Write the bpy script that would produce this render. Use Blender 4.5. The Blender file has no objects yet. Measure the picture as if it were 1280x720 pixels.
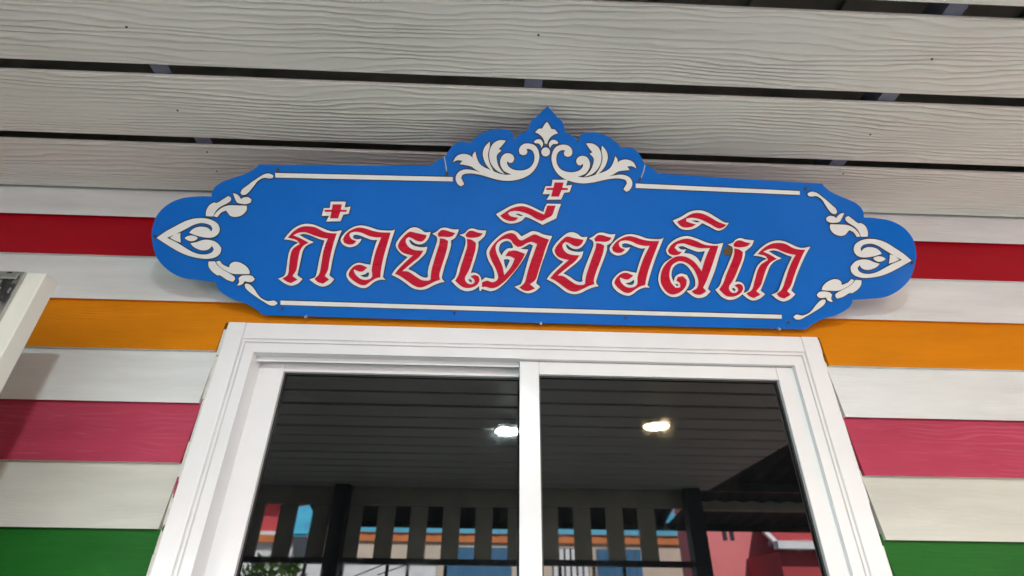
import bpy, bmesh, math, random
from mathutils import Vector, Matrix
from mathutils.geometry import tessellate_polygon
random.seed(7)
S = bpy.context.scene
COL = S.collection
R_ = math.radians

# ------------------------------------------------------------------ camera
F_PX, PITCH, YAW, ROLL = 680.625, R_(31.292), R_(1.899), R_(0.6114)
CAM = Vector((0, -1.15, 1.55))
_fw = Vector((math.sin(YAW)*math.cos(PITCH), math.cos(YAW)*math.cos(PITCH), math.sin(PITCH)))
_rt = Vector((math.cos(YAW), -math.sin(YAW), 0)); _up = _rt.cross(_fw)
RT = _rt*math.cos(ROLL) + _up*math.sin(ROLL)
UP = -_rt*math.sin(ROLL) + _up*math.cos(ROLL)
cd = bpy.data.cameras.new('camera'); cam = bpy.data.objects.new('camera', cd); COL.objects.link(cam)
cd.sensor_width = 36; cd.lens = F_PX/1280*36; cd.clip_start = .02; cd.clip_end = 2000
cd.dof.use_dof = True; cd.dof.focus_distance = 1.36; cd.dof.aperture_fstop = 3.2
m3 = Matrix((RT, UP, -_fw)).transposed()
cam.matrix_world = Matrix.Translation(CAM) @ m3.to_4x4()
S.camera = cam
S.render.resolution_x, S.render.resolution_y = 1024, 576

# ------------------------------------------------------------------ sky, sun, exposure
SUN_EL, SUN_AZ = R_(50), R_(20)          # the sun stands behind the shop, over the roof
w = bpy.data.worlds.new('World'); S.world = w; w.use_nodes = True
nt = w.node_tree; nt.nodes.clear()
sky = nt.nodes.new('ShaderNodeTexSky'); sky.sky_type = 'NISHITA'; sky.sun_disc = False
sky.sun_elevation = SUN_EL; sky.sun_rotation = SUN_AZ
bg = nt.nodes.new('ShaderNodeBackground'); bg.inputs[1].default_value = .09
wo = nt.nodes.new('ShaderNodeOutputWorld')
nt.links.new(sky.outputs[0], bg.inputs[0]); nt.links.new(bg.outputs[0], wo.inputs[0])
sl = bpy.data.lights.new('sun', 'SUN'); sl.energy = 5.0; sl.angle = R_(.5); sl.color = (1, .97, .92)
so = bpy.data.objects.new('sun', sl); COL.objects.link(so)
sdir = Vector((math.sin(SUN_AZ)*math.cos(SUN_EL), math.cos(SUN_AZ)*math.cos(SUN_EL), math.sin(SUN_EL)))
so.rotation_euler = sdir.to_track_quat('Z', 'Y').to_euler(); so.location = sdir*30
S.view_settings.view_transform = 'Standard'; S.view_settings.look = 'None'
S.view_settings.exposure = 2.75; S.view_settings.gamma = 1
S.view_settings.use_curve_mapping = False

# ------------------------------------------------------------------ pixel helpers (photo is 1280 x 720)
def ray(px, py): return RT*((px-640)/F_PX) - UP*((py-360)/F_PX) + _fw
def on_plane(px, py, p0, n):
    D = ray(px, py); return CAM + D*((p0-CAM).dot(n)/D.dot(n))
def wall(px, py, Y=0.0): return on_plane(px, py, Vector((0, Y, 0)), Vector((0, 1, 0)))
GLASS_Y = .035
def mirrored(px, py, Y):
    """real point at depth Y (negative, behind the camera) whose mirror image in the pane shows at the pixel"""
    p = wall(px, py, 2*GLASS_Y - Y); p.y = Y; return p
ZC = 2.526        # underside of the ceiling boards

# ------------------------------------------------------------------ materials
def srgb(r, g, b):
    f = lambda c: (c/255/12.92) if c/255 <= .04045 else ((c/255+.055)/1.055)**2.4
    return (f(r), f(g), f(b))
class N:
    def __init__(s, name):
        s.m = bpy.data.materials.new(name); s.m.use_nodes = True; s.t = s.m.node_tree
        s.b = s.t.nodes['Principled BSDF']
    def n(s, kind, **kw):
        x = s.t.nodes.new(kind)
        for k, v in kw.items(): setattr(x, k, v)
        return x
    def l(s, a, b): s.t.links.new(a, b)
    def math(s, op, a, b=None):
        x = s.n('ShaderNodeMath', operation=op)
        for i, v in enumerate((a, b)):
            if v is None: continue
            if isinstance(v, (int, float)): x.inputs[i].default_value = v
            else: s.l(v, x.inputs[i])
        return x.outputs[0]
    def mapped(s, scale, src='pos'):
        if src == 'pos': o = s.n('ShaderNodeNewGeometry').outputs['Position']
        else: o = s.n('ShaderNodeTexCoord').outputs['Object']
        mp = s.n('ShaderNodeMapping'); s.l(o, mp.inputs[0]); mp.inputs['Scale'].default_value = scale
        return mp.outputs[0]
    def noise(s, vec, scale=1, detail=3, rough=.5):
        x = s.n('ShaderNodeTexNoise'); s.l(vec, x.inputs['Vector'])
        x.inputs['Scale'].default_value = scale; x.inputs['Detail'].default_value = detail
        x.inputs['Roughness'].default_value = rough
        return x.outputs['Fac']
    def ramp(s, fac, stops):
        r = s.n('ShaderNodeValToRGB'); e = r.color_ramp.elements
        e[0].position, e[0].color = stops[0][0], (*stops[0][1], 1)
        e[1].position, e[1].color = stops[-1][0], (*stops[-1][1], 1)
        for p, c in stops[1:-1]:
            q = e.new(p); q.color = (*c, 1)
        s.l(fac, r.inputs[0]); return r.outputs[0]
    def bump(s, h, strength=.3, dist=.002):
        b = s.n('ShaderNodeBump'); b.inputs['Strength'].default_value = strength
        b.inputs['Distance'].default_value = dist; s.l(h, b.inputs['Height']); s.l(b.outputs[0], s.b.inputs['Normal'])
def sc(c, k): return tuple(min(1, v*k) for v in c)
def plain(name, c, rough=.5, metal=0, var=.12, vs=6, bump=0.0, spec=.5):
    a = N(name); a.b.inputs['Roughness'].default_value = rough; a.b.inputs['Metallic'].default_value = metal
    a.b.inputs['Specular IOR Level'].default_value = spec
    f = a.noise(a.mapped((vs, vs, vs)), 1, 4, .6)
    a.l(a.ramp(f, [(.3, sc(c, 1-var)), (.7, sc(c, 1+var))]), a.b.inputs['Base Color'])
    if bump: a.bump(a.noise(a.mapped((vs*12,)*3), 1, 3), bump, .002)
    return a.m
def emit(name, c, strength):
    a = N(name); a.b.inputs['Base Color'].default_value = (.8, .8, .8, 1)
    a.b.inputs['Emission Color'].default_value = (*c, 1); a.b.inputs['Emission Strength'].default_value = strength
    return a.m
def embossed_board(name, c):
    """fibre-cement plank with pressed wood grain running along X"""
    a = N(name); a.b.inputs['Roughness'].default_value = .55
    geo = a.n('ShaderNodeNewGeometry'); oi = a.n('ShaderNodeObjectInfo')
    sep = a.n('ShaderNodeSeparateXYZ'); a.l(geo.outputs['Position'], sep.inputs[0])
    rnd = a.math('MULTIPLY', oi.outputs['Random'], 37.0)
    def vec(sx, sy, off=0.0):
        cx = a.n('ShaderNodeCombineXYZ')
        a.l(a.math('ADD', a.math('MULTIPLY', sep.outputs[0], sx), a.math('MULTIPLY', rnd, 1.7)), cx.inputs[0])
        a.l(a.math('MULTIPLY', sep.outputs[1], sy), cx.inputs[1])
        a.l(a.math('ADD', rnd, off), cx.inputs[2]); return cx.outputs[0]
    big = a.noise(vec(1.5, 8.0), 1, 2, .45)
    mid = a.noise(vec(7.0, 38.0, 5.0), 1, 2, .5)
    ph = a.math('ADD', a.math('MULTIPLY', sep.outputs[1], 520.0), a.math('ADD', a.math('MULTIPLY', big, 44.0), a.math('MULTIPLY', mid, 9.0)))
    wv = a.math('ADD', a.math('MULTIPLY', a.math('SINE', ph), .5), .5)
    wv = a.math('POWER', wv, 2.2)
    amp = a.noise(vec(2.6, 16.0, 9.0), 1, 2, .6)
    wv = a.math('MULTIPLY', wv, a.ramp(amp, [(.3, (.12,)*3), (.68, (1,)*3)]))
    fine = a.noise(vec(14, 420.0, 2.0), 1, 3, .6)
    h = a.math('ADD', wv, a.math('MULTIPLY', fine, .35))
    a.bump(h, 1.0, .0025)
    dirt = a.noise(vec(2.0, 5.0, 3.0), 1, 4, .6)
    a.l(a.ramp(dirt, [(.3, sc(c, .9)), (.7, sc(c, 1.06))]), a.b.inputs['Base Color'])
    return a.m
def painted_board(name, c, streak=None, rough=.5, sm=.5):
    """brush-painted siding plank: faint grain, brush streaks, worn flecks"""
    a = N(name); a.b.inputs['Roughness'].default_value = rough
    a.b.inputs['Specular IOR Level'].default_value = .16
    f = a.noise(a.mapped((3.0, 3.0, 21.0)), 1, 5, .62)
    big = a.noise(a.mapped((2.0, 2.0, 5.0)), 1, 3, .5)
    mixf = a.math('ADD', a.math('MULTIPLY', f, .6), a.math('MULTIPLY', big, .4))
    col = a.ramp(mixf, [(.34, sc(c, .86)), (.5, c), (.66, sc(c, 1.12))])
    fl = a.noise(a.mapped((9, 9, 190.0)), 1, 4, .7)
    mx = a.n('ShaderNodeMix', data_type='RGBA'); a.l(col, mx.inputs['A'])
    mx.inputs['B'].default_value = (*(streak or sc(c, .8)), 1)
    oi = a.n('ShaderNodeObjectInfo'); gp = a.n('ShaderNodeNewGeometry'); sp = a.n('ShaderNodeSeparateXYZ'); a.l(gp.outputs['Position'], sp.inputs[0])
    cx = a.n('ShaderNodeCombineXYZ')
    a.l(a.math('ADD', a.math('MULTIPLY', sp.outputs[0], 2.6), a.math('MULTIPLY', oi.outputs['Random'], 51.0)), cx.inputs[0])
    a.l(a.math('MULTIPLY', sp.outputs[2], 13.0), cx.inputs[2])
    warp = a.noise(cx.outputs[0], 1, 2, .5)
    gph = a.math('ADD', a.math('MULTIPLY', sp.outputs[2], 620.0), a.math('MULTIPLY', warp, 62.0))
    gw = a.math('POWER', a.math('ADD', a.math('MULTIPLY', a.math('SINE', gph), .5), .5), 3.0)
    gate = a.ramp(a.noise(a.mapped((3.1, 3, 9)), 1, 3, .6), [(.45, (0, 0, 0)), (.68, (1, 1, 1))])
    gst = a.math('MULTIPLY', gw, gate)
    fst = a.ramp(fl, [(.58, (0, 0, 0)), (.72, (1, 1, 1))])
    a.l(a.math('MULTIPLY', a.math('MAXIMUM', a.math('MULTIPLY', gst, .8), fst), sm), mx.inputs['Factor'])
    a.l(mx.outputs['Result'], a.b.inputs['Base Color'])
    hh = a.math('ADD', a.math('MULTIPLY', gst, .9), a.math('MULTIPLY', a.noise(a.mapped((12, 12, 330.0)), 1, 3), .9))
    a.bump(hh, .6, .0008)
    return a.m
M = {}
M['ceil'] = embossed_board('ceiling_board_paint', (.745, .755, .695))
WHITE = (.63, .67, .66); CREAM = (.51, .525, .475)
M['white'] = painted_board('white_board_paint', WHITE, (.70, .69, .66), sm=.25)
M['cream'] = painted_board('cream_board_paint', CREAM, (.62, .60, .53), sm=.3)
M['red'] = painted_board('red_board_paint', (.34, .001, .010), (.26, .001, .006))
M['orange'] = painted_board('orange_board_paint', (.60, .203, .001), (.62, .26, .02), sm=.3)
M['pink'] = painted_board('pink_board_paint', (.39, .047, .090), (.52, .15, .20), sm=.55)
M['green'] = painted_board('green_board_paint', (.012, .110, .015), (.035, .19, .03), sm=.4)
M['blueboard'] = painted_board('blue_board_paint', (.03, .12, .42))
M['alu'] = plain('white_powder_coat', (.73, .75, .755), .15, 0, .05, 3)
M['sashpaint'] = plain('cream_white_paint', (.64, .65, .58), .4, 0, .06, 5)
M['aluedge'] = plain('grey_seal', (.55, .56, .55), .5, 0, .15, 20)
M['sealant'] = plain('sealant', (.62, .60, .54), .5, 0, .15, 30, .2)
M['gasket'] = plain('black_gasket', (.012, .012, .012), .5, 0, .1, 9)
M['steel'] = plain('stainless_steel', (.42, .42, .40), .3, .9, .15, 30)
M['screw'] = plain('rusty_screw_head', (.10, .09, .08), .5, .6, .4, 300)
M['boltw'] = plain('zinc_bolt', (.55, .54, .5), .4, .7, .2, 300)
M['nail'] = plain('dark_nail', (.05, .045, .04), .6, .3, .3, 200)
M['wood_dark'] = plain('wall_core', (.2, .18, .15), .8)
M['joist'] = plain('blue_grey_steel_joist', (.16, .17, .24), .5, .3, .35, 14)
M['roofin'] = plain('dark_roof_underside', (.020, .017, .015), .8, 0, .3, 4)
M['roofvoid'] = plain('porch_roof_underside', (.34, .31, .28), .8, 0, .3, 4)
M['post'] = plain('dark_navy_steel', (.014, .015, .024), .5, .2, .25, 7)
M['slat'] = plain('brown_grey_slat', (.42, .40, .34), .6, 0, .14, 5)
M['floor'] = plain('porch_floor_tile', (.38, .41, .39), .35, 0, .12, 3)
M['ground'] = plain('pale_concrete_ground', (.145, .15, .145), .85, 0, .2, .6, .2)
M['brown'] = plain('brown_sticker', (.10, .065, .02), .6, 0, .35, 260)
M['inkline'] = plain('dark_outline_ink', (.012, .014, .018), .5, 0, .2, 30)
M['lampring'] = plain('lamp_ring', (.75, .75, .75), .25, 0, .05, 20)
M['cool'] = emit('cool_lamp', (.86, .98, 1.0), 275)
M['warm'] = emit('warm_lamp', (1.0, .74, .40), 95)
def acrylic(name, c, rough, spec):
    a = N(name); a.b.inputs['Specular IOR Level'].default_value = spec
    f = a.noise(a.mapped((5, 5, 5)), 1, 5, .65)
    a.l(a.ramp(f, [(.3, sc(c, .93)), (.7, sc(c, 1.06))]), a.b.inputs['Base Color'])
    r = a.noise(a.mapped((5, 26, 26)), 1, 6, .75)
    a.l(a.ramp(r, [(.3, (rough*.5,)*3), (.75, (rough*2.6,)*3)]), a.b.inputs['Roughness'])
    a.bump(a.noise(a.mapped((3, 3, 3)), 1, 2), .10, .004)
    return a.m
M['blue'] = acrylic('blue_acrylic', (.0015, .136, .57), .085, .30)
M['letred'] = acrylic('red_vinyl', (.52, .004, .030), .22, .25)
M['letwhite'] = acrylic('white_vinyl', (.78, .80, .77), .25, .3)
def glass_mat():
    a = N('tinted_window_glass'); a.b.inputs['Base Color'].default_value = (.003, .004, .0045, 1)
    a.b.inputs['IOR'].default_value = 1.52
    a.b.inputs['Specular IOR Level'].default_value = .85
    # greasy smears and dust
    d = a.noise(a.mapped((9, 9, 9)), 1, 6, .7)
    a.l(a.ramp(d, [(.45, (.004,)*3), (.78, (.06,)*3)]), a.b.inputs['Roughness'])
    dd = a.noise(a.mapped((22, 22, 7)), 1, 6, .75)
    a.l(a.ramp(dd, [(.52, (.002, .0026, .0028)), (.85, (.013, .013, .012))]), a.b.inputs['Base Color'])
    return a.m
M['glass'] = glass_mat()

# ------------------------------------------------------------------ mesh helpers
def link(name, me, parent=None):
    o = bpy.data.objects.new(name, me); COL.objects.link(o)
    if parent is not None: o.parent = parent
    return o
def tag(o, label=None, cat=None, group=None, kind=None):
    for k, v in (('label', label), ('category', cat), ('group', group), ('kind', kind)):
        if v: o[k] = v
    return o
def empty(name, loc=(0, 0, 0), rot=(0, 0, 0)):
    o = bpy.data.objects.new(name, None); COL.objects.link(o); o.location = loc; o.rotation_euler = rot
    o.empty_display_size = .05; return o
class MB:
    def __init__(s): s.v = []; s.f = []; s.mi = []
    def face(s, pts, mi=0):
        i = len(s.v); s.v += [tuple(p) for p in pts]; s.f.append(tuple(range(i, i+len(pts)))); s.mi.append(mi)
    def box(s, x0, x1, y0, y1, z0, z1, mi=0):
        i = len(s.v)
        s.v += [(x, y, z) for z in (z0, z1) for y in (y0, y1) for x in (x0, x1)]
        for q in ((0, 2, 3, 1), (4, 5, 7, 6), (0, 1, 5, 4), (2, 6, 7, 3), (0, 4, 6, 2), (1, 3, 7, 5)):
            s.f.append(tuple(i+k for k in q)); s.mi.append(mi)
        return s
    def prism(s, a, b, r, n=8, mi=0, r2=None):
        a, b = Vector(a), Vector(b); d = (b-a).normalized()
        t = d.orthogonal().normalized(); u = d.cross(t); r2 = r if r2 is None else r2
        i = len(s.v)
        for p, rr in ((a, r), (b, r2)):
            for k in range(n):
                q = 2*math.pi*k/n; s.v.append(tuple(p + t*math.cos(q)*rr + u*math.sin(q)*rr))
        for k in range(n):
            s.f.append((i+k, i+(k+1) % n, i+n+(k+1) % n, i+n+k)); s.mi.append(mi)
        s.f.append(tuple(i+k for k in range(n))[::-1]); s.mi.append(mi)
        s.f.append(tuple(i+n+k for k in range(n))); s.mi.append(mi)
        return s
    def bar(s, a, b, wx, wy, mi=0):
        """square bar from a to b"""
        a, b = Vector(a), Vector(b); d = (b-a).normalized()
        t = (Vector((0, 1, 0)) if abs(d.y) < .9 else Vector((0, 0, 1))); u = d.cross(t).normalized(); t = u.cross(d)
        i = len(s.v)
        for p in (a, b):
            for su, st in ((-1, -1), (1, -1), (1, 1), (-1, 1)): s.v.append(tuple(p + u*su*wx/2 + t*st*wy/2))
        for k in range(4):
            s.f.append((i+k, i+(k+1) % 4, i+4+(k+1) % 4, i+4+k)); s.mi.append(mi)
        s.f += [(i+3, i+2, i+1, i), (i+4, i+5, i+6, i+7)]; s.mi += [mi, mi]
        return s
    def build(s, name, mats, parent=None, bevel=0, smooth=False):
        me = bpy.data.meshes.new(name); me.from_pydata(s.v, [], s.f)
        for m in (mats if isinstance(mats, (list, tuple)) else [mats]): me.materials.append(m)
        me.polygons.foreach_set('material_index', s.mi)
        bm = bmesh.new(); bm.from_mesh(me)
        bmesh.ops.recalc_face_normals(bm, faces=bm.faces)
        if bevel:
            bmesh.ops.bevel(bm, geom=list(bm.edges), offset=bevel, segments=2, affect='EDGES', profile=.6)
        bm.to_mesh(me); bm.free(); me.update()
        if smooth:
            me.polygons.foreach_set('use_smooth', [True]*len(me.polygons))
        return link(name, me, parent)
def boxobj(name, m, parent, x0, x1, y0, y1, z0, z1, bevel=0):
    return MB().box(x0, x1, y0, y1, z0, z1).build(name, m, parent, bevel)

# ================================================================== SETTING
g = MB(); g.face([(-300, -300, -.18), (300, -300, -.18), (300, 300, -.18), (-300, 300, -.18)])
tag(g.build('ground', M['ground']), kind='structure')
pf = empty('porch_floor'); tag(pf, kind='structure')
boxobj('slab', M['floor'], pf, -3.4, 2.0, -4.0, .0, -.18, -.006)
tile = None
k = 0
for iy in range(6):
    for ix in range(8):
        x = -3.39+ix*.6; y = -.61-iy*.6
        if tile is None:
            tile = boxobj('tile', M['floor'], pf, .003, .597, .003, .597, -.006, .004, .0015)
            tile.location = (x, y, 0)
        else:
            t2 = tile.copy(); COL.objects.link(t2); t2.location = (x, y, 0)

# ------------------------------------------------------------------ ceiling: planks with open gaps, steel joists above
ceil = empty('ceiling', (0, 0, ZC)); tag(ceil, kind='structure')
PITCH_B, G1, GAP = .2, .1825, .028
CX0, CX1, CY1 = -3.3, 1.9, -3.74
base = MB().box(CX0, CX1, -(PITCH_B-GAP)/2, (PITCH_B-GAP)/2, 0, .009).build('ceiling_board', M['ceil'], ceil, .0012)
# plank that meets the wall is cut narrower
first = MB().box(CX0, CX1, -G1+GAP/2, -.0035, 0, .009).build('ceiling_board', M['ceil'], ceil, .0012)
n = 0; yb = -G1-PITCH_B/2
jit = [0, .0012, -.001, .0008, -.0006]
while yb-PITCH_B/2 > CY1:
    o = base if n == 0 else base.copy()
    if n: COL.objects.link(o)
    o.location = (0, yb, jit[n % 5]); o.rotation_euler = (R_(random.uniform(-.25, .25)), 0, R_(random.uniform(-.05, .05)) if n > 1 else 0)
    n += 1; yb -= PITCH_B
boxobj('ceiling_board', M['ceil'], ceil, CX0, CX1, CY1, yb+PITCH_B/2-GAP/2, 0, .009, .0012)
for x in (-2.3, -1.51, -.722, .067, .848, 1.63):
    j = MB()
    j.box(x-.019, x+.019, -3.8, .1, .0105, .0125)
    j.box(x-.019, x-.0165, -3.8, .1, .0125, .06)
    j.build('joist', M['joist'], ceil)
for (px, py) in [(158, 34), (673, 44), (1165, 74), (222, 138), (1088, 168), (259, 190), (271, 214), (1054, 217), (1030, 238)]:
    p = on_plane(px, py, Vector((0, 0, ZC)), Vector((0, 0, 1)))
    nl = MB().prism((p.x, p.y, -.0008), (p.x, p.y, .001), .0021, 10).build('nail', M['nail'], ceil)
# roof sheet over the porch and the shop: dark space above the gaps
rf = empty('porch_roof', (0, 0, ZC+.3)); tag(rf, 'dark porch roof seen through the gaps between ceiling planks', 'roof')
r = MB(); nc = 44
for i in range(nc):
    xa = -3.6+i*.125; r.box(xa, xa+.125, -4.1, 3.2, .12+(.02 if i % 2 else 0), .13+(.02 if i % 2 else 0))
r.box(-3.68, 2.02, -4.1, 3.2, .155, .165); r.box(1.94, 2.02, -4.1, 3.2, -.02, .154); r.box(-3.68, -3.64, -4.1, 3.2, -.02, .154)
r.build('roof_sheet', M['roofvoid'], rf)
for y in (-3.6, -2.4, -1.2, -.05, 1.5, 3.0): boxobj('purlin', M['roofvoid'], rf, -3.6, 1.9, y-.03, y+.03, .0, .12)
boxobj('fascia_board', M['roofvoid'], rf, -3.6, 1.9, -3.83, -3.80, -.28, .12)
boxobj('side_board', M['roofin'], rf, 1.902, 1.936, -3.8, .1, -.29, .12)
boxobj('side_board', M['roofvoid'], rf, -3.63, -3.60, -3.8, 3.2, -.5, .12)

# ================================================================== SHOP WALL (lap siding in painted stripes)
D_ = 1.15
LZ = [1.55+D_*v for v in (.7687, .6627, .5544, .4452, .3385, .2295, .122)]   # lower lips of the visible courses
while LZ[-1] > .13: LZ.append(LZ[-1]-.1254)
edges = [ZC+.03] + LZ                       # course i spans edges[i+1] .. edges[i]
cols = ['white', 'red', 'white', 'orange', 'white', 'pink', 'cream', 'green', 'cream', 'blueboard', 'cream', 'red', 'cream', 'orange', 'cream', 'pink', 'cream', 'green', 'cream', 'blueboard']
WX0, WX1 = wall(286, 408).x, wall(1016.5, 424).x
WX0, WX1 = -.5359*D_, .6669*D_
WZ1, WZ0 = 1.55+.5054*D_, .93
shop = empty('shop_wall'); tag(shop, 'shop wall of lapped planks painted in white, red, orange, pink and green stripes', 'wall')
SX0, SX1 = -3.4, 3.0
LIP, TH = .0095, .013
def course(x0, x1, zb, zt, c, below, x0t=None, x1t=None):
    """one lapped plank: lower lip stands proud, upper edge tucks behind the plank above"""
    m = MB(); lapz = .012
    x0t = x0 if x0t is None else x0t; x1t = x1 if x1t is None else x1t
    A = [(x0, 0, zb), (x1, 0, zb), (x1t, LIP, zt+lapz), (x0t, LIP, zt+lapz)]
    B = [(p[0], p[1]+TH, p[2]) for p in A]
    m.face(A); m.face(B[::-1])
    m.face([A[0], B[0], B[1], A[1]], 1)
    m.face([A[1], B[1], B[2], A[2]]); m.face([A[2], B[2], B[3], A[3]]); m.face([A[3], B[3], B[0], A[0]])
    return m.build('siding_board', [M[c], M[below]], shop)
for i in range(len(edges)-1):
    zt, zb = edges[i], edges[i+1]; c = cols[i]; below = cols[min(i+1, len(cols)-1)]
    jx = lambda: random.uniform(-.002, .002)
    if zb > WZ1 or zt < WZ0:
        course(SX0, SX1, zb, zt, c, below)
    elif zt > WZ1:      # the orange course is notched round the top of the window
        gl, gr = .014, .014
        m = MB(); k = lambda z: LIP*(z-zb)/(zt+.012-zb)
        def q(x0, x1, za, zc, mi=0): m.face([(x0, k(za), za), (x1, k(za), za), (x1, k(zc), zc), (x0, k(zc), zc)], mi)
        zn = WZ1+.004
        q(SX0, WX0-gl, zb, zn); q(WX1+gr, SX1, zb, zn); q(SX0, WX0-gl, zn, zt+.012); q(WX0-gl, WX1+gr, zn, zt+.012); q(WX1+gr, SX1, zn, zt+.012)
        for xa, xb in ((SX0, WX0-gl), (WX1+gr, SX1)): m.face([(xa, 0, zb), (xb, 0, zb), (xb, TH, zb), (xa, TH, zb)], 1)
        m.face([(WX0-gl, k(zn), zn), (WX1+gr, k(zn), zn), (WX1+gr, TH, zn), (WX0-gl, TH, zn)])
        m.face([(WX0-gl, 0, zb), (WX0-gl, k(zn), zn), (WX0-gl, TH, zn), (WX0-gl, TH, zb)])
        m.face([(WX1+gr, 0, zb), (WX1+gr, k(zn), zn), (WX1+gr, TH, zn), (WX1+gr, TH, zb)])
        m.build('siding_board', [M[c], M[below]], shop)
    else:
        course(SX0, WX0-.015+jx(), zb, zt, c, below, None, WX0-.012+jx()); course(WX1+.0165+jx(), SX1, zb, zt, c, below, WX1+.012+jx())
core = MB(); cy0, cy1 = .0225, .14
core.box(SX0, WX0+.005, cy0, cy1, -.1, 2.9); core.box(WX1-.005, SX1, cy0, cy1, -.1, 2.9)
core.box(WX0+.005, WX1-.005, cy0, cy1, WZ1-.005, 2.9); core.box(WX0+.005, WX1-.005, cy0, cy1, -.1, WZ0+.005)
core.build('wall_core', M['wood_dark'], shop)
sh = MB(); sh.box(SX0, SX0+.1, .15, 3.2, -.1, 2.9); sh.box(SX1-.1, SX1, .15, 3.2, -.1, 2.9); sh.box(SX0, SX1, 3.2, 3.3, -.1, 2.9)
sh.build('wall_core', M['wood_dark'], shop)
boxobj('roof_cover', M['roofin'], shop, SX0, SX1, .12, 3.3, 2.9, 2.95)
boxobj('added_end_wall', M['white'], shop, -3.5, -3.41, -3.9, .0, -.1, 2.6)  # unseen wall closing the left end, added to cut porch daylight
# old sealant beads and paint smears in the joints round the window
for sx, x in ((-1, WX0-.0075), (1, WX1+.006)):
    b = MB(); zz = WZ0
    while zz < WZ1-.02:
        l = random.uniform(.03, .12); wv = random.uniform(.0035, .0062) if sx < 0 else random.uniform(.002, .0055)
        b.box(x-wv, x+wv, .004+random.uniform(-.002, .002), .016, zz, min(zz+l, WZ1))
        zz += l*1.01
    b.build('sealant_bead', M['sealant'] if sx < 0 else M['aluedge'], shop)
for pa, pb, m_ in (((222, 596), (216.5, 622), 'pink'), ((214, 634), (209.5, 652), 'pink'), ((205, 656), (202.5, 664), 'green')):
    a_, b_ = wall(*pa, .0), wall(*pb, .0); mm = MB()
    nseg = 5
    for k in range(nseg):
        u0_, u1_ = k/nseg, (k+1)/nseg; wq = .0022*math.sin(math.pi*(k+.6)/(nseg+.2))
        p_, q_ = a_.lerp(b_, u0_), a_.lerp(b_, u1_)
        mm.box(p_.x-wq, p_.x+wq, .0005, .006, q_.z, p_.z)
    mm.build('paint_smear', M[m_], shop)

# ================================================================== SLIDING WINDOW
win = empty('sliding_window', ((WX0+WX1)/2, 0, WZ0)); tag(win, 'white aluminium sliding window with two dark tinted panes under the sign', 'window')
wl = win.location
def wbox(name, m, x0, x1, y0, y1, z0, z1, bevel=.0012, parent=win):
    o = MB().box(x0-wl.x, x1-wl.x, y0, y1, z0-wl.z, z1-wl.z).build(name, m, None, bevel); o.parent = parent; return o
def frame_ring(name, m, x0, x1, z0, z1, wdt, y0, y1, bevel=.0012, wtop=None, mitre=True):
    """four profiles, each a part"""
    wt = wtop or wdt
    for nm, pts in (('stile', [(x0, z0), (x0+wdt, z0+wdt), (x0+wdt, z1-wt), (x0, z1)]), ('stile', [(x1, z0), (x1, z1), (x1-wdt, z1-wt), (x1-wdt, z0+wdt)]),
                    ('head', [(x0, z1), (x0+wdt, z1-wt), (x1-wdt, z1-wt), (x1, z1)]), ('sill', [(x0, z0), (x1, z0), (x1-wdt, z0+wdt), (x0+wdt, z0+wdt)])):
        mb = MB()
        A = [(p[0]-wl.x, y0, p[1]-wl.z) for p in pts]; B = [(a[0], y1, a[2]) for a in A]
        mb.face(A); mb.face(B[::-1])
        for k in range(4): mb.face([A[k], B[k], B[(k+1) % 4], A[(k+1) % 4]])
        o = mb.build(name+'_'+nm, m, win, bevel)
# outer casing, grooved bead, inner frame
CW = .040
YF = -.010
for x in (WX0, WX1-CW): wbox('casing_stile', M['alu'], x, x+CW, YF, .03, WZ0, WZ1, .0028)
wbox('casing_head', M['alu'], WX0+CW+.0005, WX1-CW-.0005, YF+.0008, .03, WZ1-CW, WZ1-.0006, .002)
wbox('casing_sill', M['alu'], WX0+CW+.0005, WX1-CW-.0005, YF+.0008, .03, WZ0, WZ0+CW, .002)
a0, a1, t0, t1 = WX0+CW, WX1-CW, WZ0+CW, WZ1-CW
frame_ring('groove', M['aluedge'], a0, a1, t0, t1, .004, YF+.0035, .03, 0)
frame_ring('bead', M['alu'], a0+.004, a1-.004, t0+.004, t1-.004, .005, YF+.001, .03, .001)
frame_ring('groove', M['aluedge'], a0+.009, a1-.009, t0+.009, t1-.009, .003, YF+.004, .03, 0)
b0, b1, u0, u1 = a0+.012, a1-.012, t0+.012, t1-.012
FW = .022
frame_ring('frame', M['alu'], b0, b1, u0, u1, FW, YF+.002, .125, .0012)
i0, i1, v0, v1 = b0+FW, b1-FW, u0+FW, u1-FW          # clear opening
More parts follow.
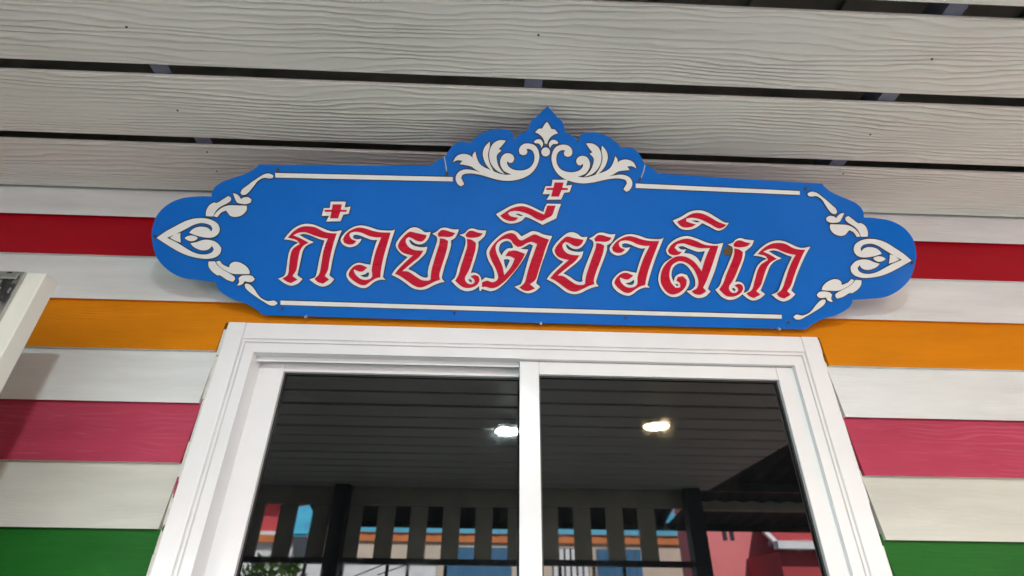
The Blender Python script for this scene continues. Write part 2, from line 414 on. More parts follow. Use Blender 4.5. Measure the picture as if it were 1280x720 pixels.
# right sash in the front track, left sash in the rear track
mid0, mid1 = wall(649.5, 500, .008).x, wall(674, 500, .008).x
def sash(name, label, x0, x1, y0, y1, wl_, wr_, wt_):
    sroot = win
    z0, z1 = v0+.001, v1-.001
    o1 = wbox('sash_stile', M['alu'], x0, x0+wl_, y0, y1, z0, z1)
    o2 = wbox('sash_stile', M['alu'], x1-wr_, x1, y0, y1, z0, z1)
    o3 = wbox('sash_rail', M['alu'], x0+wl_+.0004, x1-wr_-.0004, y0+.0005, y1-.0005, z1-wt_, z1)
    o4 = wbox('sash_rail', M['alu'], x0+wl_+.0004, x1-wr_-.0004, y0+.0005, y1-.0005, z0, z0+.05)
    gx0, gx1, gz0, gz1 = x0+wl_, x1-wr_, z0+.05, z1-wt_
    gk = MB(); ym = y0+.010; tt = .0035
    for q in ((gx0, gx0+tt, gz0, gz1), (gx1-tt, gx1, gz0, gz1), (gx0+tt, gx1-tt, gz1-tt, gz1), (gx0+tt, gx1-tt, gz0, gz0+tt)):
        gk.box(q[0]-wl.x, q[1]-wl.x, ym, ym+.004, q[2]-wl.z, q[3]-wl.z)
    gk.build('gasket', M['gasket'], win)
    pn = MB().box(gx0-.004-wl.x, gx1+.004-wl.x, ym+.005, ym+.010, gz0-.004-wl.z, gz1+.004-wl.z).build('glass_pane', M['glass'], win)
sash('front', '', mid0, i1+.004, .004, .030, mid1-mid0, .043, .031)
sash('rear', '', i0-.004, mid1-.002, .044, .070, .060, .028, .022)
tr = MB()   # head track above the rear sash
tr.box(i0-wl.x, mid0-.001-wl.x, .018, .022, v1-.010-wl.z, v1-wl.z)
tr.build('track_fin', M['alu'], win)
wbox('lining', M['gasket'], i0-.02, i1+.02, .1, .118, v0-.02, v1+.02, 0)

# ================================================================== OPEN CASEMENT SASH at the left
SY = -.25
pA = wall(58, 341.5, SY); 
cs = empty('open_casement_sash', (pA.x-.62, SY, pA.z-1.0)); tag(cs, 'cream white window sash swung open off the wall, steel track on its face', 'window')
def cbox(name, m, x0, x1, y0, y1, z0, z1, bv=.0025): return MB().box(x0, x1, y0, y1, z0, z1).build(name, m, cs, bv)
cbox('stile', M['sashpaint'], .50, .62, 0, .034, 0, 1.0)
cbox('stile', M['sashpaint'], 0, .065, 0, .034, 0, 1.0)
cbox('rail', M['sashpaint'], .0655, .4995, .001, .033, .935, .999)
cbox('rail', M['sashpaint'], .0655, .4995, .001, .033, .001, .065)
cbox('glass_pane', M['glass'], .063, .502, .014, .020, .063, .937, 0)
cbox('hinge_leaf', M['steel'], -.012, .0, .004, .03, .1, .18, .001)
cbox('hinge_leaf', M['steel'], -.012, .0, .004, .03, .82, .9, .001)
hp = cbox('wall_bracket', M['alu'], -.06, -.012, .0, .249, .0, 1.0)
cbox('track_channel', M['steel'], .540, .586, -.007, -.0004, .55, .998, .001)
cbox('track_slot', M['gasket'], .556, .564, -.0085, -.0072, .552, .996, 0)
for zz in (.90, .955, .985): cbox('track_stop', M['steel'], .548, .581, -.012, -.0088, zz-.006, zz+.006, .0015)
cbox('track_wheel', M['gasket'], .568, .580, -.016, -.0125, .93, .975, .002)

# ================================================================== SIGN
AL = R_(42)
SP0 = Vector((.09, -.012, wall(660, 402, -.012).z))
SU = Vector((0, -math.sin(AL), math.cos(AL))); SN = Vector((0, -math.cos(AL), -math.sin(AL)))
sign = empty('shop_sign', SP0, (math.pi/2+AL, 0, 0))
tag(sign, 'blue scalloped sign with red Thai lettering and white scrollwork, tilted between wall and ceiling', 'sign')
def sg(px, py):
    p = on_plane(px, py, SP0, SN) - SP0; return Vector((p.x, p.dot(SU)))
def tr_(ox, oy, s, pts): return [sg(ox+x/s, oy+y/s) for x, y in pts]
def smooth(pts, sub=4, corner=50):
    """Catmull-Rom through the points, keeping sharp corners"""
    n = len(pts); out = []
    sharp = []
    for i in range(n):
        a = pts[i]-pts[i-1]; b = pts[(i+1) % n]-pts[i]
        ang = abs(math.degrees(a.angle_signed(b))) if a.length > 1e-7 and b.length > 1e-7 else 0
        sharp.append(ang > corner)
    for i in range(n):
        p0, p1, p2, p3 = pts[i-1], pts[i], pts[(i+1) % n], pts[(i+2) % n]
        L = (p2-p1).length
        t1 = (p2-p1)*.9 if sharp[i] else (p2-p0)*(L/max(1e-9, (p1-p0).length+L))
        t2 = (p2-p1)*.9 if sharp[(i+1) % n] else (p3-p1)*(L/max(1e-9, (p3-p2).length+L))
        for k in range(sub):
            t = k/sub
            h1, h2, h3, h4 = 2*t**3-3*t*t+1, t**3-2*t*t+t, -2*t**3+3*t*t, t**3-t*t
            out.append(p1*h1 + t1*h2 + p2*h3 + t2*h4)
    return out
def area(p): return sum(p[i-1].x*p[i].y-p[i].x*p[i-1].y for i in range(len(p)))/2
def plate(name, loops, z0, z1, m, parent, bevel_rim=0.0, side=None):
    """flat cut-out: loops = list of (outer, [holes]) in sign coordinates, from height z0 to z1"""
    mb = MB()
    for outer, holes in loops:
        rings = [outer]+list(holes)
        flat = [[Vector((p.x, p.y, 0)) for p in rg] for rg in rings]
        allp = [p for rg in flat for p in rg]
        for t in tessellate_polygon(flat):
            a = [(allp[k].x, allp[k].y, z1) for k in t]
            u = Vector(a[1])-Vector(a[0]); v = Vector(a[2])-Vector(a[0])
            if u.cross(v).z < 0: a = a[::-1]
            mb.face(a)
        for rg in rings:
            for k in range(len(rg)):
                p, q = rg[k-1], rg[k]
                mb.face([(p.x, p.y, z0), (q.x, q.y, z0), (q.x, q.y, z1), (p.x, p.y, z1)], 1 if side else 0)
    me = bpy.data.meshes.new(name); me.from_pydata(mb.v, [], mb.f)
    me.materials.append(m)
    if side: me.materials.append(side)
    me.polygons.foreach_set('material_index', mb.mi)
    bm = bmesh.new(); bm.from_mesh(me); bmesh.ops.remove_doubles(bm, verts=bm.verts, dist=1e-6); bm.to_mesh(me); bm.free()
    return link(name, me, parent)
def outline(name, loops, z, wdt, m, parent):
    """thin dark line round a cut-out"""
    mb = MB()
    for outer, holes in loops:
        for rg, sgn in [(outer, 1)]+[(h, -1) for h in holes]:
            s = sgn*(1 if area(rg) > 0 else -1); n = len(rg); off = []
            for k in range(n):
                d = (rg[(k+1) % n]-rg[k-1])
                d = d.normalized() if d.length > 1e-9 else Vector((1, 0))
                off.append(Vector((d.y, -d.x))*s)
            for k in range(n):
                p, q = rg[k-1], rg[k]; a, b = off[k-1], off[k]
                z_ = z+.00003*(k % 7)
                i1_, i2_ = p-a*.0006, q-b*.0006; o1_, o2_ = p+a*wdt, q+b*wdt
                mb.face([(i1_.x, i1_.y, z_), (i2_.x, i2_.y, z_), (o2_.x, o2_.y, z_), (o1_.x, o1_.y, z_)])
    me = bpy.data.meshes.new(name); me.from_pydata(mb.v, [], mb.f); me.materials.append(m)
    return link(name, me, parent)

# ---- outline of the panel: left half traced, right half mirrored
HL, HR = sg(196.25, 297.25), sg(1138.3, 328.4)
AX = (HL.x+HR.x)/2                          # axis of symmetry
AY = (HL.y+HR.y)/2
half = tr_(640, 125, 8, [(355, 60), (320, 95), (285, 130), (250, 165), (205, 195), (180, 235), (165, 280), (150, 312), (90, 335), (45, 370), (20, 402)])
half += tr_(540, 150, 7.2, [(733, 178), (725, 116), (690, 95), (640, 82), (580, 82), (510, 95), (440, 125), (390, 160), (345, 205), (300, 198), (255, 195), (210, 212), (170, 250), (130, 310), (112, 335), (60, 355), (20, 385), (-25, 410)])
half += tr_(250, 200, 8, [(590, 45), (560, 75), (520, 105), (460, 135), (380, 165), (300, 190), (220, 220), (160, 260), (125, 310), (115, 365)])
half += tr_(185, 200, 8, [(540, 362), (440, 368), (350, 380), (250, 415), (170, 465), (110, 525), (75, 580), (55, 640)])
half += tr_(185, 260, 8, [(37, 240), (42, 330), (60, 420), (90, 500), (150, 575), (220, 635), (310, 685), (400, 708)])
half += tr_(245, 315, 8, [(20, 280), (90, 290), (160, 297), (200, 303), (208, 345), (240, 390), (300, 435), (380, 475), (460, 500), (520, 525), (580, 560), (630, 595), (680, 630)])
half[0].x = AX
def mir(p): return Vector((2*AX-p.x, p.y))
full = half + [mir(p) for p in half[:0:-1]]
full_s = smooth(full, 3, 38)
plate('panel', [(full_s, [])], -.005, 0.0, M['blue'], sign)

def both(fn, pts_list):
    for pl in pts_list: fn(pl); fn([mir(p) for p in pl])
def ornament(pts, holes=(), corner=50):
    sp = smooth(pts, 4, corner); hs = [smooth(h, 4, corner) for h in holes]
    o = plate('ornament', [(sp, hs)], .0001, .0016, M['letwhite'], sign)
    outline('ornament_outline', [(sp, hs)], .0006, .0025, M['inkline'], o)
scroll = tr_(540, 150, 7.2, [(262, 597), (290, 578), (275, 545), (262, 520), (275, 495), (310, 483), (370, 482), (440, 495), (500, 512), (580, 535), (660, 547), (740, 543), (820, 522), (890, 482), (940, 420), (965, 340), (955, 270), (925, 230), (880, 213), (830, 215), (795, 240), (782, 275), (790, 305), (820, 318), (850, 308), (858, 285), (848, 262), (880, 262), (910, 285), (922, 330), (915, 380), (890, 420), (850, 445), (790, 455), (730, 445), (690, 420), (675, 390), (678, 370), (700, 388), (725, 380), (740, 350), (728, 318), (695, 300), (655, 305), (625, 335), (613, 380), (622, 420), (650, 460), (715, 490), (660, 493), (600, 480), (540, 455), (480, 430), (430, 395), (405, 345), (390, 282), (368, 310), (365, 340), (340, 318), (290, 305), (240, 315), (210, 340), (188, 380), (230, 362), (275, 368), (248, 398), (310, 408), (355, 420), (390, 445), (435, 470), (390, 457), (340, 447), (290, 447), (245, 465), (218, 500), (215, 540), (235, 580)])
leafL = tr_(540, 150, 7.2, [(520, 195), (480, 235), (458, 290), (465, 350), (490, 405), (530, 450), (555, 460), (525, 405), (508, 350), (505, 300), (520, 240)])
leafR = tr_(540, 150, 7.2, [(665, 185), (610, 182), (560, 205), (530, 245), (515, 300), (520, 360), (545, 415), (590, 460), (655, 488), (620, 450), (595, 405), (583, 355), (585, 315), (625, 275), (600, 262), (635, 225)])
side = tr_(640, 125, 8, [(218, 415), (250, 395), (285, 395), (305, 420), (310, 445), (295, 480), (285, 455), (265, 435), (230, 432)])
both(ornament, [scroll, leafL, leafR, side])
fle = tr_(640, 125, 8, [(352, 218), (330, 240), (310, 270), (300, 285), (265, 290), (230, 325), (265, 340), (300, 370), (322, 410), (330, 445), (340, 430), (345, 405)])
for p in fle: pass
fle[0].x = AX; fle[-1].x = AX
ornament(fle + [mir(p) for p in fle[-2:0:-1]])
bc = sg(640+340/8, 125+520/8); bc.x = AX; rb = .0096
ornament([bc + Vector((math.cos(q*math.pi/8), math.sin(q*math.pi/8)))*rb for q in range(16)])
C1 = tr_(250, 200, 8, [(738, 160), (720, 145), (685, 135), (640, 145), (590, 175), (530, 215), (470, 260), (425, 295), (408, 330), (425, 350), (460, 345), (500, 310), (540, 260), (580, 210), (640, 178), (690, 185), (725, 182)])
C2 = tr_(250, 200, 8, [(332, 332), (365, 340), (395, 365), (412, 392), (440, 375), (485, 372), (518, 395), (510, 425), (470, 440), (420, 438), (375, 425), (355, 390)])
C3 = tr_(250, 200, 8, [(62, 560), (65, 510), (95, 455), (145, 425), (170, 430), (230, 395), (285, 360), (312, 375), (310, 405), (270, 435), (210, 465), (165, 505), (130, 565)])
C4 = tr_(250, 200, 8, [(138, 562), (170, 520), (225, 476), (290, 454), (370, 454), (470, 457), (468, 500), (430, 545), (370, 568), (310, 560), (275, 520), (265, 505), (215, 525), (175, 572)])
both(ornament, [C1, C2, C3, C4])
K1 = tr_(245, 315, 8, [(490, 325), (505, 315), (540, 325), (580, 365), (620, 425), (660, 465), (720, 490), (785, 485), (818, 510), (790, 533), (740, 530), (680, 495), (610, 450), (540, 400), (500, 360)])
K2 = tr_(245, 315, 8, [(412, 333), (435, 300), (428, 262), (455, 238), (510, 232), (560, 238), (590, 270), (565, 297), (520, 298), (490, 290), (470, 318), (440, 332)])
K3 = tr_(245, 315, 8, [(128, 95), (190, 92), (215, 130), (270, 175), (340, 215), (388, 250), (392, 275), (370, 297), (310, 275), (240, 230), (220, 235), (165, 195), (130, 145)])
K4 = tr_(245, 315, 8, [(205, 96), (238, 88), (270, 125), (335, 155), (345, 120), (385, 98), (440, 105), (500, 140), (535, 185), (540, 218), (470, 220), (370, 215), (290, 180), (230, 135)])
both(ornament, [K1, K2, K3, K4])
H1 = tr_(185, 260, 8, [(90, 298), (180, 235), (280, 180), (380, 130), (470, 105), (560, 102), (640, 120), (700, 160), (720, 210), (705, 255), (660, 290), (600, 297), (540, 288), (480, 272), (415, 248), (450, 212), (500, 190), (560, 188), (610, 205), (635, 238), (648, 205), (630, 175), (590, 157), (530, 150), (460, 168), (380, 210), (290, 255), (192, 298), (290, 345), (380, 400), (450, 440), (530, 463), (600, 460), (645, 440), (662, 410), (640, 375), (625, 400), (590, 420), (540, 422), (490, 405), (450, 380), (428, 352), (490, 340), (550, 320), (620, 320), (690, 345), (735, 400), (725, 450), (680, 490), (600, 507), (510, 500), (420, 480), (330, 445), (240, 395), (160, 345)])
H2 = tr_(185, 260, 8, [(222, 298), (275, 262), (328, 250), (325, 280), (328, 320), (330, 345), (275, 325)])
H3 = tr_(185, 260, 8, [(368, 300), (400, 280), (440, 275), (480, 285), (502, 300), (480, 320), (440, 332), (400, 322)])
both(ornament, [H1, H2, H3])
def barp(pts):
    p = [sg(*q) for q in pts]
    o = plate('border_line', [(p, [])], .0001, .0014, M['letwhite'], sign)
    outline('border_outline', [(p, [])], .0005, .0022, M['inkline'], o)
barp([(344.4, 216.2), (566, 221.3), (566, 226.8), (344.4, 221.9)])
barp([(794.6, 229.4), (999.3, 238.8), (999.3, 243.6), (794.6, 234.9)])
barp([(351, 375.6), (660, 384.8), (976.8, 393.4), (976.8, 398.3), (660, 390), (351, 380.9)])

# ---- lettering: each glyph a white plate with a red face and a thin dark edge
G = {}
G['ko'] = (346, 244, 6, [[(55, 330), (100, 275), (150, 235), (210, 215), (270, 218), (330, 240), (390, 265), (430, 272), (490, 262), (465, 320), (440, 400), (420, 480), (405, 560), (395, 600), (432, 630), (400, 665), (350, 685), (300, 670), (245, 632), (290, 610), (305, 560), (320, 480), (340, 400), (360, 340), (310, 325), (250, 300), (205, 290), (170, 297), (230, 330), (280, 352), (230, 375), (200, 410), (185, 470), (170, 540), (155, 600), (195, 628), (160, 662), (110, 678), (60, 660), (12, 625), (60, 600), (75, 540), (85, 470), (100, 410), (130, 375), (165, 355), (110, 338)]],
    [[(85, 318), (130, 270), (180, 240), (230, 232), (290, 240), (350, 270), (400, 283), (452, 285), (430, 350), (412, 420), (395, 500), (385, 560), (362, 605), (395, 632), (350, 662), (310, 650), (285, 625), (320, 590), (335, 520), (350, 430), (370, 360), (385, 325), (340, 318), (280, 300), (220, 278), (170, 280), (125, 300), (185, 325), (242, 355), (200, 380), (175, 420), (160, 490), (148, 560), (120, 605), (158, 632), (110, 658), (75, 645), (45, 622), (85, 595), (95, 530), (105, 450), (125, 400), (175, 365), (150, 335)]])
G['plus'] = (346, 244, 6, [[(405, 48), (520, 48), (510, 92), (555, 85), (540, 140), (500, 145), (480, 195), (370, 197), (395, 155), (338, 155), (355, 95), (400, 95)]],
    [[(422, 68), (490, 68), (482, 108), (527, 110), (525, 124), (478, 124), (462, 173), (402, 173), (412, 124), (362, 124), (362, 110), (415, 108)]])
G['wo'] = (420, 274, 8, [[(48, 205), (70, 160), (120, 110), (190, 72), (260, 62), (340, 78), (420, 105), (500, 112), (560, 112), (592, 100), (560, 200), (530, 300), (500, 420), (480, 520), (470, 580), (498, 605), (440, 605), (380, 630), (330, 670), (290, 688), (230, 678), (160, 640), (115, 590), (105, 545), (130, 495), (180, 450), (230, 435), (290, 445), (345, 455), (355, 400), (375, 320), (400, 240), (415, 205), (370, 208), (310, 190), (250, 165), (200, 155), (172, 165), (175, 190), (210, 200), (258, 195), (240, 230), (200, 265), (140, 280), (90, 265), (60, 240)], [(240, 560), (290, 550), (325, 525), (332, 550), (320, 575), (285, 578)]],
    [[(72, 200), (100, 150), (160, 105), (230, 82), (290, 90), (370, 115), (450, 130), (548, 132), (520, 230), (490, 330), (465, 430), (450, 520), (445, 580), (400, 590), (350, 620), (300, 655), (250, 655), (180, 615), (135, 570), (130, 540), (160, 490), (200, 460), (250, 455), (315, 482), (270, 520), (230, 520), (185, 500), (180, 515), (200, 555), (250, 595), (300, 605), (350, 590), (365, 560), (360, 500), (375, 420), (400, 320), (430, 240), (455, 180), (400, 180), (330, 165), (260, 135), (200, 125), (150, 135), (135, 160), (155, 195), (205, 218), (180, 245), (130, 252), (85, 235)]])
G['yo'] = (484, 274, 7.58, [[(82, 245), (100, 200), (150, 140), (210, 90), (260, 75), (310, 90), (360, 122), (412, 120), (395, 175), (360, 220), (315, 238), (265, 228), (215, 190), (210, 205), (235, 240), (290, 260), (345, 265), (382, 258), (365, 320), (320, 370), (260, 420), (200, 470), (260, 500), (320, 540), (365, 553), (388, 545), (385, 500), (400, 430), (430, 340), (460, 250), (475, 190), (465, 160), (428, 138), (470, 115), (510, 85), (560, 80), (620, 95), (680, 95), (665, 140), (640, 180), (605, 200), (605, 250), (580, 340), (550, 430), (525, 520), (520, 560), (546, 592), (490, 605), (430, 630), (370, 660), (310, 668), (240, 650), (170, 600), (110, 560), (42, 525), (80, 470), (140, 410), (195, 358), (140, 330), (100, 290)]],
    [[(105, 245), (130, 195), (180, 140), (220, 117), (280, 130), (330, 140), (375, 150), (365, 180), (330, 210), (285, 205), (240, 180), (205, 168), (180, 190), (180, 225), (210, 265), (260, 290), (345, 297), (310, 350), (250, 400), (190, 450), (145, 490), (200, 495), (270, 540), (330, 575), (390, 580), (412, 570), (418, 500), (440, 410), (470, 310), (495, 230), (500, 180), (540, 185), (578, 205), (570, 270), (545, 360), (515, 450), (495, 530), (502, 572), (450, 590), (390, 620), (320, 645), (260, 630), (180, 575), (120, 535), (75, 515), (120, 460), (180, 400), (245, 342), (190, 330), (140, 310), (110, 275)],
     [(478, 140), (510, 105), (550, 103), (600, 118), (645, 130), (620, 158), (580, 168), (530, 165), (490, 165)]])
G['e'] = (560, 274, 7.2, [[(105, 140), (150, 125), (180, 95), (220, 82), (270, 95), (345, 102), (330, 150), (295, 185), (272, 205), (275, 240), (255, 330), (230, 410), (205, 485), (240, 480), (280, 500), (300, 540), (290, 585), (250, 625), (200, 645), (150, 645), (90, 615), (30, 555), (65, 520), (90, 430), (120, 340), (150, 250), (160, 200), (150, 165)], [(182, 538), (205, 540), (220, 560), (208, 568), (190, 555)]],
    [[(170, 175), (215, 185), (252, 212), (248, 270), (225, 350), (200, 430), (175, 485), (155, 520), (158, 555), (185, 580), (220, 582), (240, 565), (235, 540), (202, 515), (240, 500), (275, 512), (285, 545), (268, 582), (230, 608), (180, 618), (130, 608), (65, 552), (95, 500), (120, 410), (150, 320), (172, 240)],
     [(158, 138), (185, 108), (220, 103), (265, 118), (315, 128), (285, 155), (240, 165), (190, 165), (165, 158)]])
G['to'] = (595, 280, 7.66, [[(100, 270), (120, 220), (180, 150), (260, 85), (340, 60), (390, 75), (435, 118), (490, 90), (540, 68), (590, 75), (650, 100), (730, 115), (700, 180), (670, 270), (630, 380), (600, 480), (575, 565), (615, 600), (570, 640), (510, 662), (450, 650), (368, 600), (430, 575), (450, 520), (480, 410), (510, 310), (545, 205), (515, 190), (470, 215), (425, 238), (500, 243), (470, 310), (420, 390), (350, 480), (270, 570), (200, 625), (140, 642), (90, 630), (60, 620), (38, 645), (30, 600), (50, 545), (90, 510), (140, 520), (175, 525), (178, 490), (160, 420), (120, 350)], [(220, 230), (240, 185), (290, 162), (330, 175), (355, 215), (350, 230), (300, 235), (265, 265), (245, 300), (225, 265)], [(265, 340), (300, 335), (325, 345), (300, 400), (288, 430), (275, 390)]],
    [[(128, 270), (160, 205), (210, 150), (280, 100), (340, 85), (380, 105), (410, 145), (440, 155), (500, 125), (560, 98), (630, 125), (700, 148), (670, 220), (635, 330), (600, 440), (570, 530), (515, 575), (565, 615), (500, 640), (450, 630), (415, 605), (465, 560), (490, 470), (520, 370), (560, 260), (585, 190), (530, 170), (480, 185), (440, 210), (400, 220), (360, 190), (330, 150), (280, 140), (220, 165), (190, 210), (195, 270), (225, 340), (255, 410), (270, 490), (340, 400), (370, 330), (330, 310), (280, 305), (310, 260), (370, 252), (420, 265), (470, 285), (440, 345), (390, 420), (330, 490), (260, 560), (190, 605), (140, 612), (95, 600), (55, 600), (60, 555), (110, 540), (150, 555), (190, 545), (212, 510), (195, 440), (160, 370), (135, 310)]])
G['ii'] = (615, 220, 10.286, [[(50, 490), (130, 445), (230, 390), (320, 358), (400, 355), (480, 378), (580, 425), (660, 465), (680, 400), (705, 355), (888, 358), (860, 430), (825, 545), (740, 585), (650, 628), (580, 590), (500, 550), (430, 525), (380, 575), (300, 605), (220, 610), (140, 580), (90, 535)], [(300, 487), (345, 485), (400, 510), (370, 515), (325, 500)]],
    [[(105, 508), (170, 465), (240, 420), (330, 392), (400, 388), (480, 410), (580, 455), (670, 495), (690, 440), (710, 380), (818, 380), (800, 430), (770, 505), (700, 545), (640, 578), (560, 545), (480, 495), (400, 465), (320, 450), (240, 455), (205, 480), (240, 515), (340, 535), (300, 570), (230, 578), (160, 555)]])
G['lo'] = (818, 256, 5.714, [[(80, 325), (100, 285), (160, 240), (230, 222), (300, 240), (370, 268), (430, 280), (490, 272), (460, 370), (430, 470), (395, 560), (380, 600), (400, 618), (360, 655), (310, 665), (270, 650), (228, 615), (265, 605), (290, 580), (288, 530), (255, 465), (215, 425), (175, 418), (135, 445), (120, 500), (135, 550), (150, 510), (190, 490), (230, 500), (250, 545), (238, 590), (200, 635), (150, 658), (100, 650), (55, 610), (28, 545), (35, 480), (65, 420), (110, 385), (130, 375), (95, 355)], [(168, 300), (200, 295), (250, 315), (310, 335), (360, 330), (345, 370), (328, 415), (300, 375), (255, 350), (210, 345), (225, 318), (190, 318)], [(145, 565), (165, 565), (172, 578), (158, 580)]],
    [[(95, 325), (120, 285), (170, 255), (230, 240), (290, 255), (360, 285), (455, 292), (430, 370), (400, 460), (370, 540), (345, 590), (368, 615), (330, 640), (285, 635), (265, 615), (300, 595), (312, 560), (305, 515), (275, 455), (230, 415), (175, 402), (125, 430), (105, 490), (115, 550), (150, 592), (183, 588), (180, 560), (155, 540), (165, 515), (200, 508), (228, 535), (222, 580), (185, 620), (130, 640), (85, 620), (50, 570), (42, 520), (55, 460), (95, 405), (150, 370), (215, 368), (275, 400), (315, 445), (335, 475), (350, 420), (375, 350), (395, 308), (320, 308), (260, 292), (205, 275), (160, 280), (142, 305), (165, 330), (195, 335), (170, 355), (130, 358), (102, 345)]])
G['i'] = (818, 256, 5.714, [[(130, 112), (190, 85), (250, 50), (320, 38), (380, 55), (440, 90), (500, 125), (530, 128), (500, 165), (455, 185), (400, 160), (340, 130), (300, 160), (250, 178), (190, 172), (150, 140)], [(262, 112), (300, 112), (325, 122), (300, 125), (275, 118)]],
    [[(160, 120), (210, 95), (270, 62), (330, 60), (390, 85), (450, 120), (512, 143), (490, 160), (455, 168), (400, 140), (330, 105), (270, 92), (225, 98), (225, 118), (260, 130), (295, 140), (260, 158), (205, 160), (175, 140)]])
def shift(a, b): return sum(((sg(*q)-sg(*p)) for p, q in zip(a, b)), Vector((0, 0)))/len(a)
Z2 = Vector((0, 0))
placed = [('ko', Z2), ('plus', Z2), ('wo', Z2), ('yo', Z2), ('e', Z2), ('to', Z2), ('ii', Z2),
          ('plus', shift([(420.2, 264.2)], [(696.4, 237.0)])),
          ('yo', shift([(489.5, 343.3), (573.7, 286.5)], [(683.6, 348.2), (768.7, 293.2)])),
          ('wo', shift([(494, 286.5), (482.2, 349.6)], [(829.2, 297.3), (812.3, 359.2)])),
          ('lo', Z2), ('i', Z2),
          ('e', shift([(564.2, 351), (607.9, 288.2)], [(894.5, 361.8), (941.4, 300.5)])),
          ('ko', shift([(427.7, 287.7), (418, 349)], [(1012.7, 308.9), (993.5, 367.1)]))]
for gi, (nm, sh_) in enumerate(placed):
    ox, oy, s, whites, reds = G[nm]
    mv = lambda L: smooth([p+sh_ for p in tr_(ox, oy, s, L)], 4, 48)
    W = [mv(l) for l in whites]; lo = [(W[0], W[1:])]
    zz = .0001 + (gi % 2)*.0003
    o = plate('letter', lo, zz, .0016+zz, M['letwhite'], sign)
    outline('letter_outline', lo, zz+.0006, .0025, M['inkline'], o)
    plate('letter_face', [(mv(l), []) for l in reds], .0016+zz, .0024+zz, M['letred'], o)
# ---- screws, bolts, seams, brown cap
def disc(name, px, py, rad, m, z0=.0, z1=.0025):
    p = sg(px, py); return MB().prism((p.x, p.y, z0), (p.x, p.y, z1), rad, 14, r2=rad*.8).build(name, m, sign)
for q in [(347, 212.5), (353, 385.6), (558.7, 216.7), (800, 225), (1007.7, 235.3), (1140.6, 328.4), (985.3, 402.8), (193.5, 295.8)]:
    disc('screw', q[0], q[1], .0042, M['screw'])
disc('brown_cap', 910.2, 314, .0118, M['brown'], 0, .0012)
for q, dk in [((383, 395.5), 0), ((568, 391.5), 1), ((676, 403.6), 0), ((782, 397.4), 1), ((973, 410.8), 0)]:
    disc('screw' if dk else 'bolt', q[0], q[1], .0036, M['nail'] if dk else M['boltw'], -.003, .002 if dk else .007)
for pts in ([(555.3, 195), (557.2, 206), (558.3, 214)], [(806.2, 206), (804.5, 214), (801.5, 222)]):
    p = [sg(*q) for q in pts]
    sm = MB()
    for a, b in zip(p, p[1:]):
        d = (b-a).normalized(); nn = Vector((-d.y, d.x))*.0011
        sm.face([(a.x-nn.x, a.y-nn.y, .0006), (b.x-nn.x, b.y-nn.y, .0006), (b.x+nn.x, b.y+nn.y, .0006), (a.x+nn.x, a.y+nn.y, .0006)])
    sm.build('seam', M['boltw'], sign)
# hidden battens that carry the tilted panel
for u in (-.45, .45):
    MB().box(u-.015, u+.015, .02, .34, -.022, -.006).build('batten', M['wood_dark'], sign)

# ================================================================== CEILING LAMPS
def lamp(x, y, m, label, group=None):
    t = empty('ceiling_lamp', (x, y, ZC)); tag(t, label, 'lamp')
    n = 28; mb = MB()
    prof = [(.082, .0), (.084, -.008), (.079, -.017), (.069, -.019), (.066, -.013), (.066, 0)]
    for i in range(len(prof)-1):
        for k in range(n):
            a, b = 2*math.pi*k/n, 2*math.pi*(k+1)/n; (r0, z0), (r1, z1) = prof[i], prof[i+1]
            mb.face([(r0*math.cos(a), r0*math.sin(a), z0), (r0*math.cos(b), r0*math.sin(b), z0), (r1*math.cos(b), r1*math.sin(b), z1), (r1*math.cos(a), r1*math.sin(a), z1)])
    mb.build('trim_ring', M['lampring'], t)
    mb = MB(); prof = [(.066, -.010), (.058, -.017), (.042, -.022), (.020, -.0245), (.0005, -.025)]
    for i in range(len(prof)-1):
        for k in range(n):
            a, b = 2*math.pi*k/n, 2*math.pi*(k+1)/n; (r0, z0), (r1, z1) = prof[i], prof[i+1]
            mb.face([(r0*math.cos(a), r0*math.sin(a), z0), (r0*math.cos(b), r0*math.sin(b), z0), (r1*math.cos(b), r1*math.sin(b), z1), (r1*math.cos(a), r1*math.sin(a), z1)])
    mb.build('diffuser', m, t, smooth=True)
    return t
lampA = lamp(.088, -1.96, M['cool'], 'lit cool white ceiling lamp mirrored in the panes')
for k in range(3):
    mb_ = MB(); mb_.bar((-.03+.03*k, .105, -.004), (-.03+.03*k+.008, .150, -.012), .012, .008); mb_.build('clip', M['steel'], lampA, .001)
MB().box(-.045, .045, .098, .106, -.014, 0).build('clip', M['steel'], lampA, .001)
lamp(.945, -1.885, M['warm'], 'lit warm yellow ceiling lamp mirrored in the right pane')

# ================================================================== FRONT OF THE PORCH (seen mirrored in the panes)
YS = -3.78
zt = mirrored(560, 607, YS).z; zb1 = mirrored(560, 632, YS).z; zb2 = mirrored(560, 698, YS).z
scr = empty('slat_screen', (0, YS, zb2)); tag(scr, 'screen of upright grey planks hung under the porch eave', 'screen')
MB().box(-3.4, 1.70, -.012, .012, zb1-zb2, zt+.012-zb2).build('top_board', M['slat'], scr, .002)
g0 = mirrored(458, 665, YS).x; g1_ = mirrored(829.5, 665, YS).x; sp = (g1_-g0)/9
sw = sp*.53; base = None
xk = g0-sp/2
while xk-sp > -3.3: xk -= sp
while xk < 1.62:
    if base is None:
        base = MB().box(-sw/2, sw/2, -.030, -.013, 0, zb1+.06-zb2).build('slat', M['slat'], scr, .0015); base.location.x = xk
    else:
        c = base.copy(); COL.objects.link(c); c.location.x = xk; c.rotation_euler = (0, R_(random.uniform(-.3, .3)), 0)
    xk += sp
MB().box(-3.4, 1.70, -.06, .02, -.045, .0-.002).build('bottom_rail', M['post'], scr, .002)
